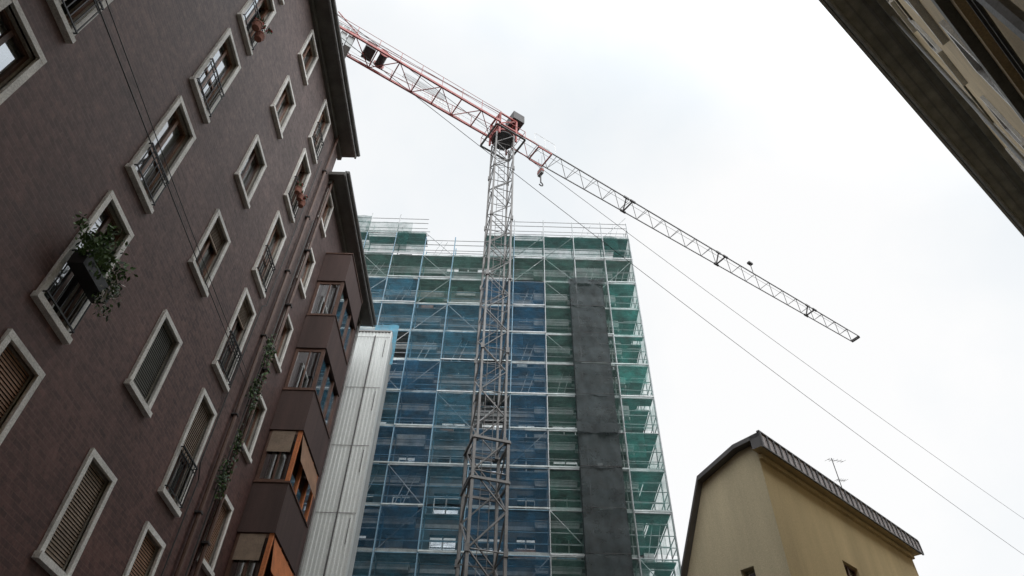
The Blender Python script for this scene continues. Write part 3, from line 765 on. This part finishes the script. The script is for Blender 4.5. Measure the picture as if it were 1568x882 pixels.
for u in (3.6,15.9,28.0): 
    E.tube((u,.14,0),(u,.14,ZE-.6),.06,'gutter',8)
for (z,n) in ((9.4,.05),(7.6,.07),(7.9,.07)): E.tube((-8,n,z),(52,n,z),.02,'cable')
E.poly([(-8,ov,ZE+.3),(52,ov,ZE+.3),(52,-6,ZE+2.5),(-8,-6,ZE+2.5)],'roof')
E.emit('cornice_and_pipes',rb)

# ================================================================== CABLES
def cable(a,b,sag,r=.012,name='overhead_cable'):
    m=MB(); a=Vector(a);b=Vector(b); n=28; pts=[a.lerp(b,i/n)-up*(sag*4*(i/n)*(1-i/n)) for i in range(n+1)]
    for p,q in zip(pts[:-1],pts[1:]): m.tube(p,q,r,'cable',5,world=True)
    m.emit(name)
cable((-6.0,10.0,23.5),(33,40.2,19.0),.6,.011)
cable((-6.1,9.1,23.4),(33,38.9,20.8),.5,.009)
cable((-4.5,-6.6,9.3),(-6.55,14.1,12.0),.15,.010)
cable((-4.35,-6.6,9.5),(-6.55,13.9,12.2),.25,.008)

# ================================================================== GROUND
g=MB(); g.poly([(-400,-400,0),(400,-400,0),(400,400,0),(-400,400,0)],'asphalt',world=True); g.emit('ground')
g=MB(); g.box(-6.57,-4.9,-9,24,.004,.13,'paving'); g.emit('pavement')

# ================================================================== WORLD / SUN / CAMERA
wd=bpy.data.worlds.new('World'); scene.world=wd; wd.use_nodes=True
nt=wd.node_tree; N=nt.nodes; L=nt.links; bg=N['Background']
sky=N.new('ShaderNodeTexSky'); sky.sky_type='NISHITA'; sky.sun_disc=False
el=math.radians(42); az=math.radians(155)
sky.sun_elevation=el; sky.sun_rotation=az; sky.dust_density=3
dirv=Vector((math.sin(az)*math.cos(el),math.cos(az)*math.cos(el),math.sin(el)))
tc=N.new('ShaderNodeTexCoord')
n1=N.new('ShaderNodeTexNoise'); n1.inputs['Scale'].default_value=1.9; n1.inputs['Detail'].default_value=6; n1.inputs['Roughness'].default_value=.5
L.new(tc.outputs['Generated'],n1.inputs['Vector'])
rp=N.new('ShaderNodeValToRGB'); rp.color_ramp.elements[0].position=.38; rp.color_ramp.elements[1].position=.60
rp.color_ramp.elements[0].color=(.85,.90,.94,1); rp.color_ramp.elements[1].color=(1.0,1.0,1.0,1)
L.new(n1.outputs['Fac'],rp.inputs[0])
dt=N.new('ShaderNodeVectorMath'); dt.operation='DOT_PRODUCT'; L.new(tc.outputs['Generated'],dt.inputs[0]); dt.inputs[1].default_value=dirv
gm=N.new('ShaderNodeMapRange'); gm.interpolation_type='SMOOTHSTEP'; gm.inputs[1].default_value=.25; gm.inputs[2].default_value=1.0; gm.inputs[3].default_value=10.3; gm.inputs[4].default_value=34.0
L.new(dt.outputs['Value'],gm.inputs[0])
sc_=N.new('ShaderNodeVectorMath'); sc_.operation='SCALE'; L.new(gm.outputs[0],sc_.inputs['Scale'])
L.new(rp.outputs[0],sc_.inputs[0])
mx=N.new('ShaderNodeMixRGB'); mx.inputs[0].default_value=.95
L.new(sky.outputs[0],mx.inputs[1]); L.new(sc_.outputs[0],mx.inputs[2]); L.new(mx.outputs[0],bg.inputs['Color'])
bg.inputs['Strength'].default_value=.1
sl=bpy.data.lights.new('sun','SUN'); sl.energy=.6; sl.angle=math.radians(20); sl.color=(1,.96,.9)
so=bpy.data.objects.new('sun',sl); scene.collection.objects.link(so)
so.rotation_euler=dirv.to_track_quat('Z','Y').to_euler()
cam=bpy.data.cameras.new('camera'); co=bpy.data.objects.new('camera',cam); scene.collection.objects.link(co)
cam.sensor_width=36; cam.lens=24.1; cam.clip_end=2000; cam.clip_start=.05
co.matrix_world=Matrix.Translation((0,0,H))@Matrix.Rotation(math.radians(135.5),4,'X')@Matrix.Rotation(.027,4,'Z')
scene.camera=co
scene.view_settings.view_transform='Standard'; scene.view_settings.look='None'; scene.view_settings.exposure=0
